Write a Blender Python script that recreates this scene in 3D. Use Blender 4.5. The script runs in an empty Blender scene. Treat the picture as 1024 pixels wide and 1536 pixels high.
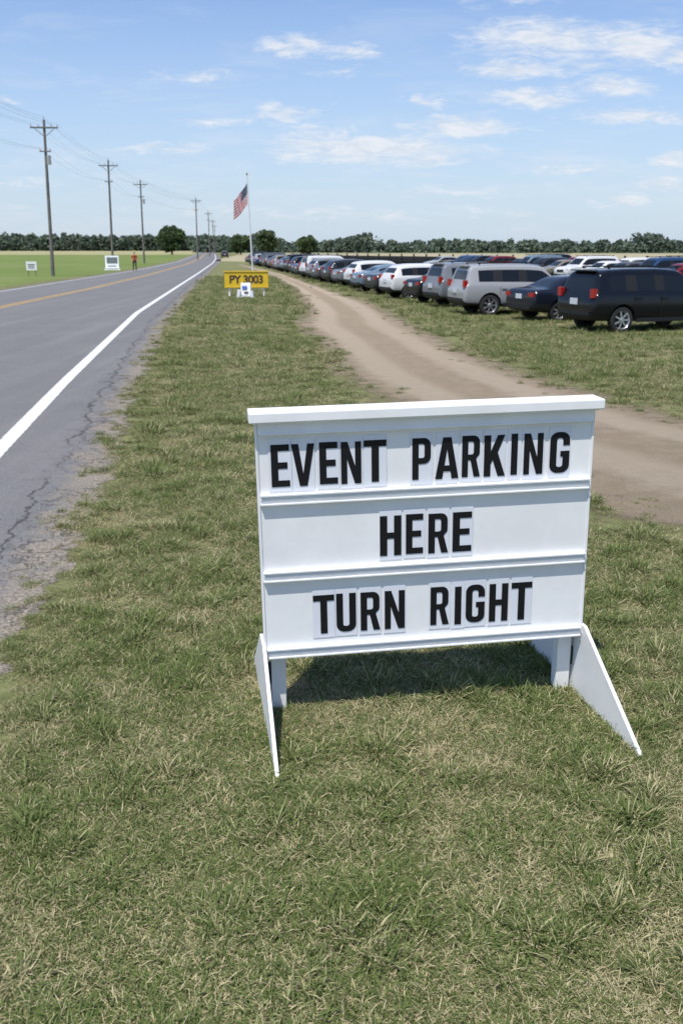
import bpy, bmesh, math, random
import numpy as np
from mathutils import Vector, Matrix, Euler
random.seed(7); RNG=np.random.default_rng(11)
scene=bpy.context.scene
COL=scene.collection
rad=math.radians

# ------------------------------------------------------------------ helpers
class NT:
    def __init__(s,tree): s.t=tree; s.n=tree.nodes; s.l=tree.links
    def node(s,typ,ins=None,**kw):
        nd=s.n.new(typ)
        for k,v in kw.items(): setattr(nd,k,v)
        if ins:
            for k,v in ins.items():
                sock=nd.inputs[k]
                if isinstance(v,bpy.types.NodeSocket): s.l.new(v,sock)
                else: sock.default_value=v
        return nd
    def math(s,op,a,b=None,c=None,clamp=False):
        ins={0:a}
        if b is not None: ins[1]=b
        if c is not None: ins[2]=c
        nd=s.node('ShaderNodeMath',ins,operation=op); nd.use_clamp=clamp
        return nd.outputs[0]
    def mix(s,f,a,b,blend='MIX'):
        nd=s.node('ShaderNodeMix',None,data_type='RGBA',blend_type=blend)
        for sock,v in ((nd.inputs[0],f),(nd.inputs[6],a),(nd.inputs[7],b)):
            if isinstance(v,bpy.types.NodeSocket): s.l.new(v,sock)
            else:
                if isinstance(v,tuple) and len(v)==3: v=(*v,1)
                sock.default_value=v
        return nd.outputs[2]
    def ramp(s,f,lo,hi,a=0.0,b=1.0,smooth=True):
        nd=s.node('ShaderNodeMapRange',{0:f,1:lo,2:hi,3:a,4:b})
        if smooth: nd.interpolation_type='SMOOTHSTEP'
        return nd.outputs[0]
    def noise(s,vec,scale,detail=4,rough=.55,dist=0.0):
        nd=s.node('ShaderNodeTexNoise',{'Vector':vec,'Scale':scale,'Detail':detail,'Roughness':rough,'Distortion':dist})
        return nd.outputs[0]
    def attr(s,name):
        return s.node('ShaderNodeAttribute',None,attribute_name=name)

def new_mat(name):
    m=bpy.data.materials.new(name); m.use_nodes=True
    t=NT(m.node_tree); b=m.node_tree.nodes['Principled BSDF']
    return m,t,b
def simple(name,col,rough=.5,metal=0.0,spec=.5,coat=0.0,var=0.0,vscale=8):
    m,t,b=new_mat(name)
    b.inputs['Base Color'].default_value=(*col,1)
    b.inputs['Roughness'].default_value=rough
    b.inputs['Metallic'].default_value=metal
    b.inputs['Specular IOR Level'].default_value=spec
    b.inputs['Coat Weight'].default_value=coat
    if var>0:
        tc=t.node('ShaderNodeTexCoord')
        n=t.noise(tc.outputs['Object'],vscale,5,.6)
        f=t.ramp(n,.3,.7)
        c=t.mix(f,tuple(x*(1-var) for x in col),tuple(min(1,x*(1+var*.4)) for x in col))
        t.l.new(c,b.inputs['Base Color'])
    return m

class MB:
    """mesh collector"""
    def __init__(s): s.v=[];s.f=[];s.m=[]
    def add(s,vs,fs,mi=0,M=None):
        o=len(s.v)
        for p in vs:
            p=Vector(p)
            if M is not None: p=M@p
            s.v.append(tuple(p))
        for i,f in enumerate(fs):
            s.f.append(tuple(o+k for k in f)); s.m.append(mi if not isinstance(mi,(list,tuple)) else mi[i])
    def box(s,c,d,mi=0,rot=None,M=None):
        x,y,z=[k/2 for k in d]
        vs=[(-x,-y,-z),(x,-y,-z),(x,y,-z),(-x,y,-z),(-x,-y,z),(x,-y,z),(x,y,z),(-x,y,z)]
        T=Matrix.Translation(c)
        if rot: T=T@Euler(rot).to_matrix().to_4x4()
        if M is not None: T=M@T
        s.add(vs,[(0,3,2,1),(4,5,6,7),(0,1,5,4),(1,2,6,5),(2,3,7,6),(3,0,4,7)],mi,T)
    def tube(s,p0,p1,r0,r1=None,n=10,mi=0,caps=True):
        r1=r0 if r1 is None else r1
        p0=Vector(p0);p1=Vector(p1);d=(p1-p0)
        q=d.to_track_quat('Z','Y').to_matrix()
        vs=[];fs=[]
        for p,r in((p0,r0),(p1,r1)):
            for i in range(n):
                a=2*math.pi*i/n
                vs.append(p+q@Vector((math.cos(a)*r,math.sin(a)*r,0)))
        for i in range(n): fs.append((i,(i+1)%n,n+(i+1)%n,n+i))
        if caps: fs.append(tuple(range(n-1,-1,-1))); fs.append(tuple(range(n,2*n)))
        s.add(vs,fs,mi)
    def lathe_y(s,prof,c,n=28,mi=0):
        vs=[];fs=[];ms=[]
        for r,y in prof:
            for i in range(n):
                a=2*math.pi*i/n; vs.append((c[0]+r*math.cos(a),c[1]+y,c[2]+r*math.sin(a)))
        for k in range(len(prof)-1):
            for i in range(n):
                fs.append((k*n+i,k*n+(i+1)%n,(k+1)*n+(i+1)%n,(k+1)*n+i)); ms.append(mi[k] if isinstance(mi,(list,tuple)) else mi)
        s.add(vs,fs,ms)
    def mesh(s,name,mats):
        me=bpy.data.meshes.new(name); me.from_pydata(s.v,[],s.f)
        for m in mats: me.materials.append(m)
        me.polygons.foreach_set('material_index',s.m); me.update()
        return me
def obj(name,me,parent=None,loc=None,rot=None,col=None):
    o=bpy.data.objects.new(name,me); COL.objects.link(o)
    if parent: o.parent=parent
    if loc: o.location=loc
    if rot: o.rotation_euler=rot
    return o
def empty(name,loc,rot=(0,0,0)):
    o=bpy.data.objects.new(name,None); COL.objects.link(o); o.location=loc; o.rotation_euler=rot
    o.empty_display_size=.2; return o
def smooth(me,ang=35):
    bm=bmesh.new(); bm.from_mesh(me)
    bmesh.ops.recalc_face_normals(bm,faces=bm.faces)
    for f in bm.faces: f.smooth=True
    for e in bm.edges:
        if len(e.link_faces)==2:
            e.smooth=e.calc_face_angle(0)<rad(ang)
    bm.to_mesh(me); bm.free()
def bevel(o,w=.003,seg=2):
    b=o.modifiers.new('bev','BEVEL'); b.width=w; b.segments=seg; b.limit_method='ANGLE'
def np_mesh(name,V,F,mats,attrs=None,smoothf=False):
    me=bpy.data.meshes.new(name)
    me.vertices.add(len(V)); me.vertices.foreach_set('co',V.astype(np.float32).ravel())
    loops=np.concatenate([f.ravel() for f in F]).astype(np.int32)
    tot=np.concatenate([np.full(len(f),f.shape[1]) for f in F]).astype(np.int32)
    st=np.concatenate([[0],np.cumsum(tot)[:-1]]).astype(np.int32)
    me.loops.add(len(loops)); me.loops.foreach_set('vertex_index',loops)
    me.polygons.add(len(tot)); me.polygons.foreach_set('loop_start',st); me.polygons.foreach_set('loop_total',tot)
    for m in mats: me.materials.append(m)
    me.update(calc_edges=True); me.validate()
    if attrs:
        for k,a in attrs.items():
            at=me.attributes.new(k,'FLOAT','POINT'); at.data.foreach_set('value',a.astype(np.float32))
    return me

# ------------------------------------------------------------------ camera
cam=bpy.data.cameras.new('camera'); camo=bpy.data.objects.new('camera',cam); COL.objects.link(camo)
camo.location=(0,0,2.3); camo.rotation_euler=(rad(90-16.12),0,0)
cam.sensor_fit='VERTICAL'; cam.sensor_height=36; cam.sensor_width=24; cam.lens=32.1
cam.clip_start=.05; cam.clip_end=6000
cam.dof.use_dof=True; cam.dof.focus_distance=4.4; cam.dof.aperture_fstop=5.0
scene.camera=camo
scene.view_settings.view_transform='Standard'; scene.view_settings.look='None'; scene.view_settings.exposure=0

# ------------------------------------------------------------------ light
S=Vector((-.17,-.34,.925)).normalized()
el=math.asin(S.z); az=math.atan2(S.x,S.y)
sun=bpy.data.lights.new('sun','SUN'); sun.energy=5.0; sun.angle=rad(.6); sun.color=(1,.96,.90)
so=bpy.data.objects.new('sun',sun); COL.objects.link(so)
so.rotation_euler=S.to_track_quat('Z','Y').to_euler(); so.location=(0,0,30)

w=bpy.data.worlds.new('World'); scene.world=w; w.use_nodes=True
t=NT(w.node_tree); bg=w.node_tree.nodes['Background']; bg.inputs[1].default_value=.15
sky=t.node('ShaderNodeTexSky',None,sky_type='NISHITA'); sky.sun_disc=False
sky.sun_elevation=el; sky.sun_rotation=az; sky.air_density=1.0; sky.dust_density=.4; sky.ozone_density=2.0; sky.altitude=50
tc=t.node('ShaderNodeTexCoord'); sep=t.node('ShaderNodeSeparateXYZ',{0:tc.outputs['Generated']})
ay=t.math('MAXIMUM',t.math('ABSOLUTE',sep.outputs[1]),.12)
u=t.math('DIVIDE',sep.outputs[0],ay); wv=t.math('DIVIDE',sep.outputs[2],ay)
uv=t.node('ShaderNodeCombineXYZ',{0:u,1:wv}).outputs[0]
CL=[(-.051,.195,.042,.013,.95),(.012,.188,.038,.010,.9),(-.142,.166,.055,.007,.75),(.195,.200,.085,.022,1.1),(.290,.196,.075,.022,1.1),(.33,.185,.05,.016,1.0),
(.175,.173,.070,.012,1.05),(.245,.176,.05,.009,.85),(.088,.143,.028,.007,.9),(.185,.146,.070,.010,1.0),(.27,.155,.060,.012,1.05),
(.122,.119,.080,.013,1.1),(.035,.096,.125,.017,1.2),(-.02,.103,.07,.012,1.0),(.09,.090,.06,.010,1.0),(-.06,.131,.042,.009,.85),(-.18,.097,.070,.006,.85),(-.12,.122,.065,.007,.75),(.302,.128,.075,.009,1.0),
(.34,.087,.032,.010,1.1),(.33,.061,.045,.010,1.05),(.29,.048,.040,.007,1.0),(.165,.238,.065,.010,.85),(.12,.058,.11,.008,.7),(-.13,.04,.13,.007,.6),
(-.34,.143,.03,.005,.6),(.24,.078,.09,.008,.7),(-.02,.115,.06,.007,.7),(.0,.17,.04,.006,.6),(-.33,.065,.10,.007,.55),(.05,.035,.25,.009,.6),(.2,.265,.1,.02,.9),(-.25,.3,.12,.02,.8),(.55,.15,.15,.02,.9),(-.6,.2,.15,.02,.8)]
wn=t.node('ShaderNodeTexNoise',{'Vector':t.node('ShaderNodeVectorMath',{0:uv,1:(20,60,1)},operation='MULTIPLY').outputs[0],'Scale':1.0,'Detail':7,'Roughness':.68}).outputs[1]
wo=t.node('ShaderNodeVectorMath',{0:t.node('ShaderNodeVectorMath',{0:wn,1:(.5,.5,.5)},operation='SUBTRACT').outputs[0],1:(.13,.030,0)},operation='MULTIPLY').outputs[0]
uvw=t.node('ShaderNodeVectorMath',{0:uv,1:wo},operation='ADD').outputs[0]
acc=None
for (a,b,hw,hh,wt) in CL:
    d=t.node('ShaderNodeVectorMath',{0:uvw,1:(a,b,0)},operation='SUBTRACT').outputs[0]
    d=t.node('ShaderNodeVectorMath',{0:d,1:(1/hw,1/hh,0)},operation='MULTIPLY').outputs[0]
    ln=t.node('ShaderNodeVectorMath',{0:d},operation='LENGTH').outputs['Value']
    m=t.ramp(ln,0,1.35,wt,0,False)
    acc=m if acc is None else t.math('MAXIMUM',acc,m)
nv=t.node('ShaderNodeVectorMath',{0:uv,1:(26,110,1)},operation='MULTIPLY').outputs[0]
n1=t.noise(nv,1.0,9,.70,.7)
nv2=t.node('ShaderNodeVectorMath',{0:uv,1:(6,38,1)},operation='MULTIPLY').outputs[0]
n2=t.noise(nv2,1.0,7,.66,.5)
dens=t.math('ADD',t.math('MULTIPLY',acc,1.0),t.math('MULTIPLY',t.math('SUBTRACT',n1,.5),1.5))
dens=t.ramp(dens,.15,1.05,0,.88)
dens=t.math('MULTIPLY',dens,t.ramp(acc,0,.3))
wisp=t.math('MULTIPLY',t.ramp(n2,.45,.78,0,.45),t.ramp(wv,.3,.02,.3,1))
dens=t.math('MAXIMUM',dens,wisp)
dens=t.math('MULTIPLY',dens,t.ramp(sep.outputs[2],0,.01))
skyc=t.mix(1.0,sky.outputs[0],(.86,.92,1.07),'MULTIPLY')
skyc=t.mix(t.ramp(wv,.0,.25,.82,.05,False),skyc,(3.6,4.4,5.4))
ccol=t.mix(t.ramp(n1,.35,.65),(4.7,5.1,5.7),(5.8,5.95,6.25))
t.l.new(t.mix(dens,skyc,ccol),bg.inputs[0])

# ------------------------------------------------------------------ layout curves (metres)
yW=np.array([-30,0,10.1,16.6,34.4,58.8,90.8,152,220,420,900]); xW=np.array([1.0,-2.5,-3.86,-4.87,-7.42,-10.1,-13.6,-20.5,-29,-56,-125])
yE=np.array([-30,0,5.15,6.49,8.63,14.3,31,64.5,90.8,152,220,420,900]); xE=np.array([2.0,-1.75,-2.15,-2.3,-2.55,-3.5,-5.95,-9.9,-12.9,-19.7,-28.2,-55.2,-124])
yC=np.array([-30,20,38.4,56.7,85.6,152,220,420,900]); xC=np.array([-10,-12.6,-13.8,-14.9,-17.3,-24.3,-32.8,-60,-129])
yL=np.array([-30,20,54,104.6,166,220,420,900]); xL=np.array([-16,-17.5,-19.4,-22.8,-29.2,-36.4,-63.5,-132.5])
yDl=np.array([3,4.5,6,7.33,8.03,11,14.3,17.55,24.2,29,34.4,56.7,85.6,140]); xDl=np.array([12,7.5,4.5,2.87,2.3,1.54,.72,0.0,-.56,-1.4,-1.2,-2.9,-6.5,-15.5])
yDr=np.array([3,8,10,12.5,16.2,21.7,29.7,40.8,61,88,140]); xDr=np.array([30,9,6.5,4.73,3.76,2.8,2.09,1.25,-1.8,-5.6,-15.0])
fW=lambda y:np.interp(y,yW,xW); fE=lambda y:np.interp(y,yE,xE); fC=lambda y:np.interp(y,yC,xC); fL=lambda y:np.interp(y,yL,xL)
fDl=lambda y:np.interp(y,yDl,xDl); fDr=lambda y:np.interp(y,yDr,xDr)

def strip(name,ys,xl,xr,z,mat):
    ys=np.asarray(ys,float); a=xl(ys) ; b=xr(ys); n=len(ys)
    V=np.zeros((2*n,3)); V[:n,0]=a; V[n:,0]=b; V[:n,1]=ys; V[n:,1]=ys; V[:,2]=z
    i=np.arange(n-1); F=np.stack([i,i+n,i+1+n,i+1],1)
    wd=b-a
    return obj(name,np_mesh(name,V,[F],[mat],{'dl':np.concatenate([0*wd,wd]),'dr':np.concatenate([wd,0*wd])}))

# ------------------------------------------------------------------ ground
m_gr,t,b=new_mat('grass_ground')
g=t.node('ShaderNodeNewGeometry'); P=g.outputs['Position']
n=t.noise(P,.35,5,.6); nf=t.noise(P,9,6,.7); nm=t.noise(P,2.2,4,.6)
c=t.mix(t.ramp(nm,.35,.65),(.130,.165,.055),(.225,.215,.100))
c=t.mix(t.ramp(n,.38,.66,0,.75),c,(.27,.235,.125))
c=t.mix(t.ramp(nf,.35,.68,0,.65),c,(.080,.080,.036))
big=t.noise(P,.03,4,.6); c=t.mix(t.ramp(big,.4,.65,0,.5),c,(.165,.205,.08))
t.l.new(c,b.inputs['Base Color']); b.inputs['Roughness'].default_value=.95; b.inputs['Specular IOR Level'].default_value=.1
bp=t.node('ShaderNodeBump',{'Height':nf,'Strength':.8,'Distance':.04}); t.l.new(bp.outputs[0],b.inputs['Normal'])
me=np_mesh('ground',np.array([[-3500,-400,0],[3500,-400,0],[3500,5000,0],[-3500,5000,0]],float),[np.array([[0,1,2,3]])],[m_gr])
obj('ground',me)

m_f,t,b=new_mat('green_field')
P=t.node('ShaderNodeNewGeometry').outputs['Position']
n=t.noise(P,.05,5,.65); nf=t.noise(P,1.5,5,.7)
sp=t.node('ShaderNodeSeparateXYZ',{0:P})
c=t.mix(t.ramp(n,.35,.65),(.130,.185,.045),(.190,.220,.075))
c=t.mix(t.ramp(nf,.35,.75,0,.45),c,(.09,.125,.035))
c=t.mix(t.ramp(t.math('ADD',sp.outputs[1],t.math('MULTIPLY',n,60)),340,400,0,.8),c,(.36,.32,.18))
t.l.new(c,b.inputs['Base Color']); b.inputs['Roughness'].default_value=.95; b.inputs['Specular IOR Level'].default_value=.1
strip('grass_field',[-30,20,54,80,104.6,166,220,420,900],lambda y:-1500-0*y,lambda y:fL(y)-1.2,.004,m_f)
m_d,t,b=new_mat('dry_field')
P=t.node('ShaderNodeNewGeometry').outputs['Position']; n=t.noise(P,.04,5,.6)
sp=t.node('ShaderNodeSeparateXYZ',{0:P})
c=t.mix(t.ramp(n,.3,.7),(.38,.31,.20),(.31,.28,.155)); c=t.mix(t.ramp(sp.outputs[1],370,430,0,.6),c,(.16,.19,.08))
t.l.new(c,b.inputs['Base Color']); b.inputs['Roughness'].default_value=.95
dv=[(-9,150,.004),(31,86,.004),(61,37,.004),(1300,37,.004),(1300,500,.004),(-50,500,.004),(-24,178,.004)]
me=bpy.data.meshes.new('dry_field'); me.from_pydata(dv,[],[tuple(range(7))]); me.materials.append(m_d); obj('dry_field',me)

# ------------------------------------------------------------------ road
m_rd,t,b=new_mat('asphalt')
P=t.node('ShaderNodeNewGeometry').outputs['Position']
fine=t.noise(P,85,3,.7); med=t.noise(P,5,5,.6); big=t.noise(P,.6,4,.6)
c=t.mix(t.ramp(fine,.35,.68),(.100,.098,.098),(.215,.211,.210))
c=t.mix(t.ramp(big,.35,.7,0,.4),c,(.19,.182,.174))
st=t.node('ShaderNodeVectorMath',{0:P,1:(1.4,.06,1)},operation='MULTIPLY').outputs[0]
c=t.mix(t.ramp(t.noise(st,1.0,4,.6),.45,.75,0,.4),c,(.235,.228,.22))
dr=t.attr('dr').outputs['Fac']
wP=t.node('ShaderNodeVectorMath',{0:P,1:t.node('ShaderNodeVectorMath',{0:t.node('ShaderNodeTexNoise',{'Vector':P,'Scale':2.6,'Detail':7,'Roughness':.68}).outputs[1],1:(.9,.9,0)},operation='MULTIPLY').outputs[0]},operation='ADD').outputs[0]
vor=t.node('ShaderNodeTexVoronoi',{'Vector':wP,'Scale':1.0},feature='DISTANCE_TO_EDGE').outputs['Distance']
vor2=t.node('ShaderNodeTexVoronoi',{'Vector':wP,'Scale':4.2},feature='DISTANCE_TO_EDGE').outputs['Distance']
crk=t.math('MULTIPLY',t.ramp(vor,.002,.010,1,0),t.ramp(t.noise(P,1.3,3,.5),.45,.6)); crk2=t.ramp(vor2,.006,.035,1,0)
edge=t.math('ADD',dr,t.math('MULTIPLY',t.math('SUBTRACT',t.noise(P,2.4,8,.70),.5),1.25))
zone=t.ramp(edge,1.1,.6,0,.85); zone2=t.math('MULTIPLY',t.ramp(edge,.80,.45,0,1),t.ramp(t.noise(P,.9,3,.5),.40,.55))
lc=t.math('ABSOLUTE',t.math('SUBTRACT',t.math('ADD',dr,t.math('MULTIPLY',t.math('SUBTRACT',t.noise(P,1.1,8,.7),.5),.8)),.66))
lcr=t.math('MULTIPLY',t.ramp(lc,.006,.024,1,0),t.ramp(t.noise(P,.5,2,.5),.36,.46))
ck=t.math('MAXIMUM',t.math('MULTIPLY',crk,zone),t.math('MULTIPLY',crk2,zone2)); ck=t.math('MAXIMUM',ck,lcr)
gravel=t.mix(t.ramp(t.noise(P,45,4,.75),.35,.68),(.13,.11,.085),(.37,.32,.255))
c=t.mix(t.ramp(edge,.62,.25,0,.92),c,gravel)
c=t.mix(t.math('MULTIPLY',ck,.75),c,(.045,.041,.038))
hole=t.math('MULTIPLY',t.ramp(t.noise(P,3.1,6,.72),.60,.65),zone)
c=t.mix(t.math('MULTIPLY',hole,.55),c,(.06,.057,.055))
t.l.new(c,b.inputs['Base Color']); b.inputs['Roughness'].default_value=.85; b.inputs['Specular IOR Level'].default_value=.25
hgt=t.math('SUBTRACT',fine,t.math('MULTIPLY',ck,3.0)); hgt=t.math('SUBTRACT',hgt,t.math('MULTIPLY',hole,2.0))
bp=t.node('ShaderNodeBump',{'Height':hgt,'Strength':.6,'Distance':.008}); t.l.new(bp.outputs[0],b.inputs['Normal'])
al=t.ramp(t.math('MINIMUM',edge,t.math('ADD',t.attr('dl').outputs['Fac'],.1)),.02,.12); t.l.new(al,b.inputs['Alpha'])
ys=np.concatenate([np.arange(-30,60,1.0),np.arange(60,300,10),np.arange(300,901,50)])
strip('road',ys,fL,lambda y:fE(y)+.30,.004,m_rd)
def linemat(name,ca,cb):
    m,t,b=new_mat(name); P=t.node('ShaderNodeNewGeometry').outputs['Position']
    f=t.noise(P,60,4,.7); c=t.mix(t.ramp(f,.3,.6),ca,cb); t.l.new(c,b.inputs['Base Color']); b.inputs['Roughness'].default_value=.7
    dl=t.math('MINIMUM',t.attr('dl').outputs['Fac'],t.attr('dr').outputs['Fac'])
    a=t.ramp(t.math('ADD',dl,t.math('MULTIPLY',t.math('SUBTRACT',t.noise(P,18,5,.7),.5),.09)),.004,.016)
    a=t.math('MULTIPLY',a,t.ramp(t.noise(P,30,5,.75),.30,.38,.35,1)); t.l.new(a,b.inputs['Alpha']); return m
m_wl=linemat('white_line_paint',(.50,.49,.47),(.68,.67,.65)); m_yl=linemat('yellow_line_paint',(.42,.26,.06),(.55,.34,.08))
strip('road_edge_line',ys,lambda y:fW(y)-.23,lambda y:fW(y)+.0,.008,m_wl)
strip('road_edge_line',ys,lambda y:fL(y)+.45,lambda y:fL(y)+.6,.008,m_wl)
strip('road_center_line',ys,lambda y:fC(y)-.22,lambda y:fC(y)-.08,.008,m_yl)
strip('road_center_line',ys,lambda y:fC(y)+.08,lambda y:fC(y)+.22,.008,m_yl)

# ------------------------------------------------------------------ dirt track
m_dt,t,b=new_mat('dirt')
P=t.node('ShaderNodeNewGeometry').outputs['Position']
fine=t.noise(P,38,5,.75); med=t.noise(P,3,6,.7); big=t.noise(P,.5,4,.6)
c=t.mix(t.ramp(med,.3,.7),(.33,.258,.180),(.43,.345,.250))
c=t.mix(t.ramp(fine,.3,.7,0,.6),c,(.23,.175,.12))
c=t.mix(t.ramp(big,.42,.7,0,.5),c,(.28,.245,.155))
dl=t.attr('dl').outputs['Fac']; dr=t.attr('dr').outputs['Fac']
rel=t.math('DIVIDE',dl,t.math('ADD',t.math('ADD',dl,dr),.01))
rut=t.math('ADD',rel,t.math('MULTIPLY',t.math('SUBTRACT',med,.5),.12))
r1=t.ramp(t.math('ABSOLUTE',t.math('SUBTRACT',rut,.3)),.04,.13,1,0); r2=t.ramp(t.math('ABSOLUTE',t.math('SUBTRACT',rut,.68)),.04,.13,1,0)
rr=t.math('MAXIMUM',r1,r2); c=t.mix(t.math('MULTIPLY',rr,.55),c,(.49,.405,.305))
t.l.new(c,b.inputs['Base Color']); b.inputs['Roughness'].default_value=.95; b.inputs['Specular IOR Level'].default_value=.15
bp=t.node('ShaderNodeBump',{'Height':t.math('ADD',fine,t.math('MULTIPLY',med,1.5)),'Strength':1.0,'Distance':.045}); t.l.new(bp.outputs[0],b.inputs['Normal'])
e=t.math('MINIMUM',dl,dr); e=t.math('ADD',e,t.math('MULTIPLY',t.math('SUBTRACT',t.noise(P,1.8,8,.72),.5),2.6))
t.l.new(t.ramp(e,.0,.8),b.inputs['Alpha'])
ysd=np.concatenate([np.arange(3,40,.5),np.arange(40,140.1,4)])
strip('dirt_track',ysd,lambda y:fDl(y)-.4,lambda y:fDr(y)+.4,.005,m_dt)

# ------------------------------------------------------------------ grass tufts
m_bl,t,b=new_mat('grass_blade')
P=t.node('ShaderNodeNewGeometry').outputs['Position']
bc=t.attr('bc').outputs['Fac']; bh=t.attr('bh').outputs['Fac']
patch=t.noise(P,1.5,4,.6); patch2=t.noise(P,.35,3,.6)
k=t.math('ADD',bc,t.math('ADD',t.math('MULTIPLY',t.math('SUBTRACT',patch,.47),1.5),t.math('MULTIPLY',t.math('SUBTRACT',patch2,.49),.8)))
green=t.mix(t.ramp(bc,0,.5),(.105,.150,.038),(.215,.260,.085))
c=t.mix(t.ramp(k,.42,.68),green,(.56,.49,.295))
c=t.mix(t.ramp(bh,0,.55,.80,0),c,t.mix(t.ramp(k,.4,.8),(.045,.058,.018),(.21,.17,.088)))  # blade roots darkened: shade in the gaps between blades, painted into the colour
t.l.new(c,b.inputs['Base Color']); b.inputs['Roughness'].default_value=.6; b.inputs['Specular IOR Level'].default_value=.22
tr=t.node('ShaderNodeBsdfTranslucent',{'Color':c}); mx=t.node('ShaderNodeMixShader',{0:.3,1:b.outputs[0],2:tr.outputs[0]})
out=[n for n in t.n if n.type=='OUTPUT_MATERIAL'][0]; t.l.new(mx.outputs[0],out.inputs[0])

def tuft(name,n,R,h0,h1,lean,straw,wd,seed,clump=False):
    r=np.random.default_rng(seed)
    a=r.uniform(0,2*np.pi,n); rr=R*np.sqrt(r.uniform(0,1,n))*(.65 if clump else 1)
    bx=rr*np.cos(a); by=rr*np.sin(a)
    d=a+r.normal(0,.9,n) if clump else r.uniform(0,2*np.pi,n)
    L=r.uniform(h0,h1,n); ln=np.abs(r.normal(lean,.35,n)); cu=r.uniform(.1,.9,n)
    isS=r.uniform(0,1,n)<straw
    bcv=np.where(isS,r.uniform(.65,1.0,n),r.uniform(0,.5,n))
    L=np.where(isS,L*.9,L); ln=np.where(isS,ln+.5,ln)
    w_=wd*r.uniform(.6,1.3,n)
    side=np.stack([-np.sin(d),np.cos(d),np.zeros(n)],1)
    tw=r.uniform(-.6,.6,n); side=side*np.cos(tw)[:,None]+np.stack([np.cos(d),np.sin(d),np.zeros(n)],1)*np.sin(tw)[:,None]
    dirv=np.stack([np.cos(d),np.sin(d),np.zeros(n)],1)
    bend=r.normal(0,.020,n)
    V=[];BH=[]
    ts=[0,.35,.7,1.0]; ws=[.8,1,.7,0]
    for tt,wf in zip(ts,ws):
        ang=np.minimum(ln*.45+cu*tt*1.1*(.5+ln),1.75)
        hor=L*tt*np.sin(ang*.9); ver=np.maximum(L*tt*np.cos(ang*.9),.004)
        p=np.stack([bx,by,0*bx],1)+dirv*hor[:,None]+np.stack([-np.sin(d),np.cos(d),0*d],1)*(bend*tt*tt)[:,None]; p[:,2]=ver-.004*(tt==0)
        if wf>0:
            V.append(p-side*(w_*wf*.5)[:,None]); V.append(p+side*(w_*wf*.5)[:,None]); BH+= [np.full(n,tt)]*2
        else: V.append(p); BH.append(np.full(n,tt))
    V=np.stack(V,1).reshape(-1,3); BH=np.stack(BH,1).ravel(); BC=np.repeat(bcv,7)
    i=np.arange(n)[:,None]*7
    Q=np.concatenate([i+np.array([[0,1,3,2]]),i+np.array([[2,3,5,4]])]); T=i+np.array([[4,5,6]])
    return np_mesh(name,V,[Q,T],[m_bl],{'bc':BC,'bh':BH})
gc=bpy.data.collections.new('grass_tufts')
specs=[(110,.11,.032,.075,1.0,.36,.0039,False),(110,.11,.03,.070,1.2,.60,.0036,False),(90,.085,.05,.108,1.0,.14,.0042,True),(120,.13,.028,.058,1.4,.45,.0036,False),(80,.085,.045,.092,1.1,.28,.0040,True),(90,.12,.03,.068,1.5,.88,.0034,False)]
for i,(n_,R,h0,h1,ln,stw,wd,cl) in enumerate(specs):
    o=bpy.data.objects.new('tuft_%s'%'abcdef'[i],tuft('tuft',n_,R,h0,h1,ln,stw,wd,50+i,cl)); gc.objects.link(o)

def hash_noise(x,y,s,seed):
    r=np.random.default_rng(seed); g=r.uniform(0,1,(256,256))
    X=x*s+1000;Y=y*s+1000; xi=np.floor(X).astype(int);yi=np.floor(Y).astype(int);fx=X-xi;fy=Y-yi
    fx=fx*fx*(3-2*fx);fy=fy*fy*(3-2*fy)
    G=lambda a,b:g[a%256,b%256]
    return (G(xi,yi)*(1-fx)+G(xi+1,yi)*fx)*(1-fy)+(G(xi,yi+1)*(1-fx)+G(xi+1,yi+1)*fx)*fy
pts=[];scl=[];idx=[]
bands=[(1.0,5.5,-3.2,4.0,320,1.0),(5.5,9,-3.6,6.5,200,1.05),(9,16,-5,11,100,1.25),(16,28,-7.5,19,42,1.6),(28,48,-10,28,16,2.1),(48,80,-14,20,6,2.7)]
for y0,y1,x0,x1,dn,sc in bands:
    N=int((y1-y0)*(x1-x0)*dn); x=RNG.uniform(x0,x1,N); y=RNG.uniform(y0,y1,N)
    nz=hash_noise(x,y,1.7,3); nz2=hash_noise(x,y,.6,4); nz3=hash_noise(x,y,5.5,5)
    jit=(nz3-.5)*.5+(nz-.5)*.5
    dE=x-fE(y)+jit*.7+.05
    dDl=fDl(y)-x+jit*2.0; dDr=x-fDr(y)+jit*2.0
    dd=np.maximum(dDl,dDr)
    pr=np.clip(dE/.35,0,1)*np.clip((dd+.25)/.8,0,1)
    pr=np.where((dd<0)&(dd>-.5)&(dE>0)&(y<20),np.maximum(pr,.02),pr)
    pr*=np.clip(.35+1.3*nz3,0.3,1)
    keep=RNG.uniform(0,1,N)<pr; x=x[keep];y=y[keep];nz=nz[keep];nz2=nz2[keep];nz3=nz3[keep];dE=dE[keep];dd=dd[keep]
    n=len(x); r=RNG.uniform(0,1,n)
    mixv=nz*.4+nz3*.6
    k=np.where(r<.22,0,np.where(r<.44,1,np.where(r<.60,3,np.where(r<.72,5,np.where(mixv>.58,2,np.where(mixv>.42,4,0))))))
    s=sc*RNG.uniform(.7,1.25,n)*(.78+.42*nz3)*np.clip(.45+.8*np.minimum(dE,dd),.45,1)
    pts.append(np.stack([x,y,np.full(n,.002)],1)); scl.append(s); idx.append(k)
pts=np.concatenate(pts);scl=np.concatenate(scl);idx=np.concatenate(idx)
gm=bpy.data.meshes.new('grass'); gm.vertices.add(len(pts)); gm.vertices.foreach_set('co',pts.astype(np.float32).ravel())
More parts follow.
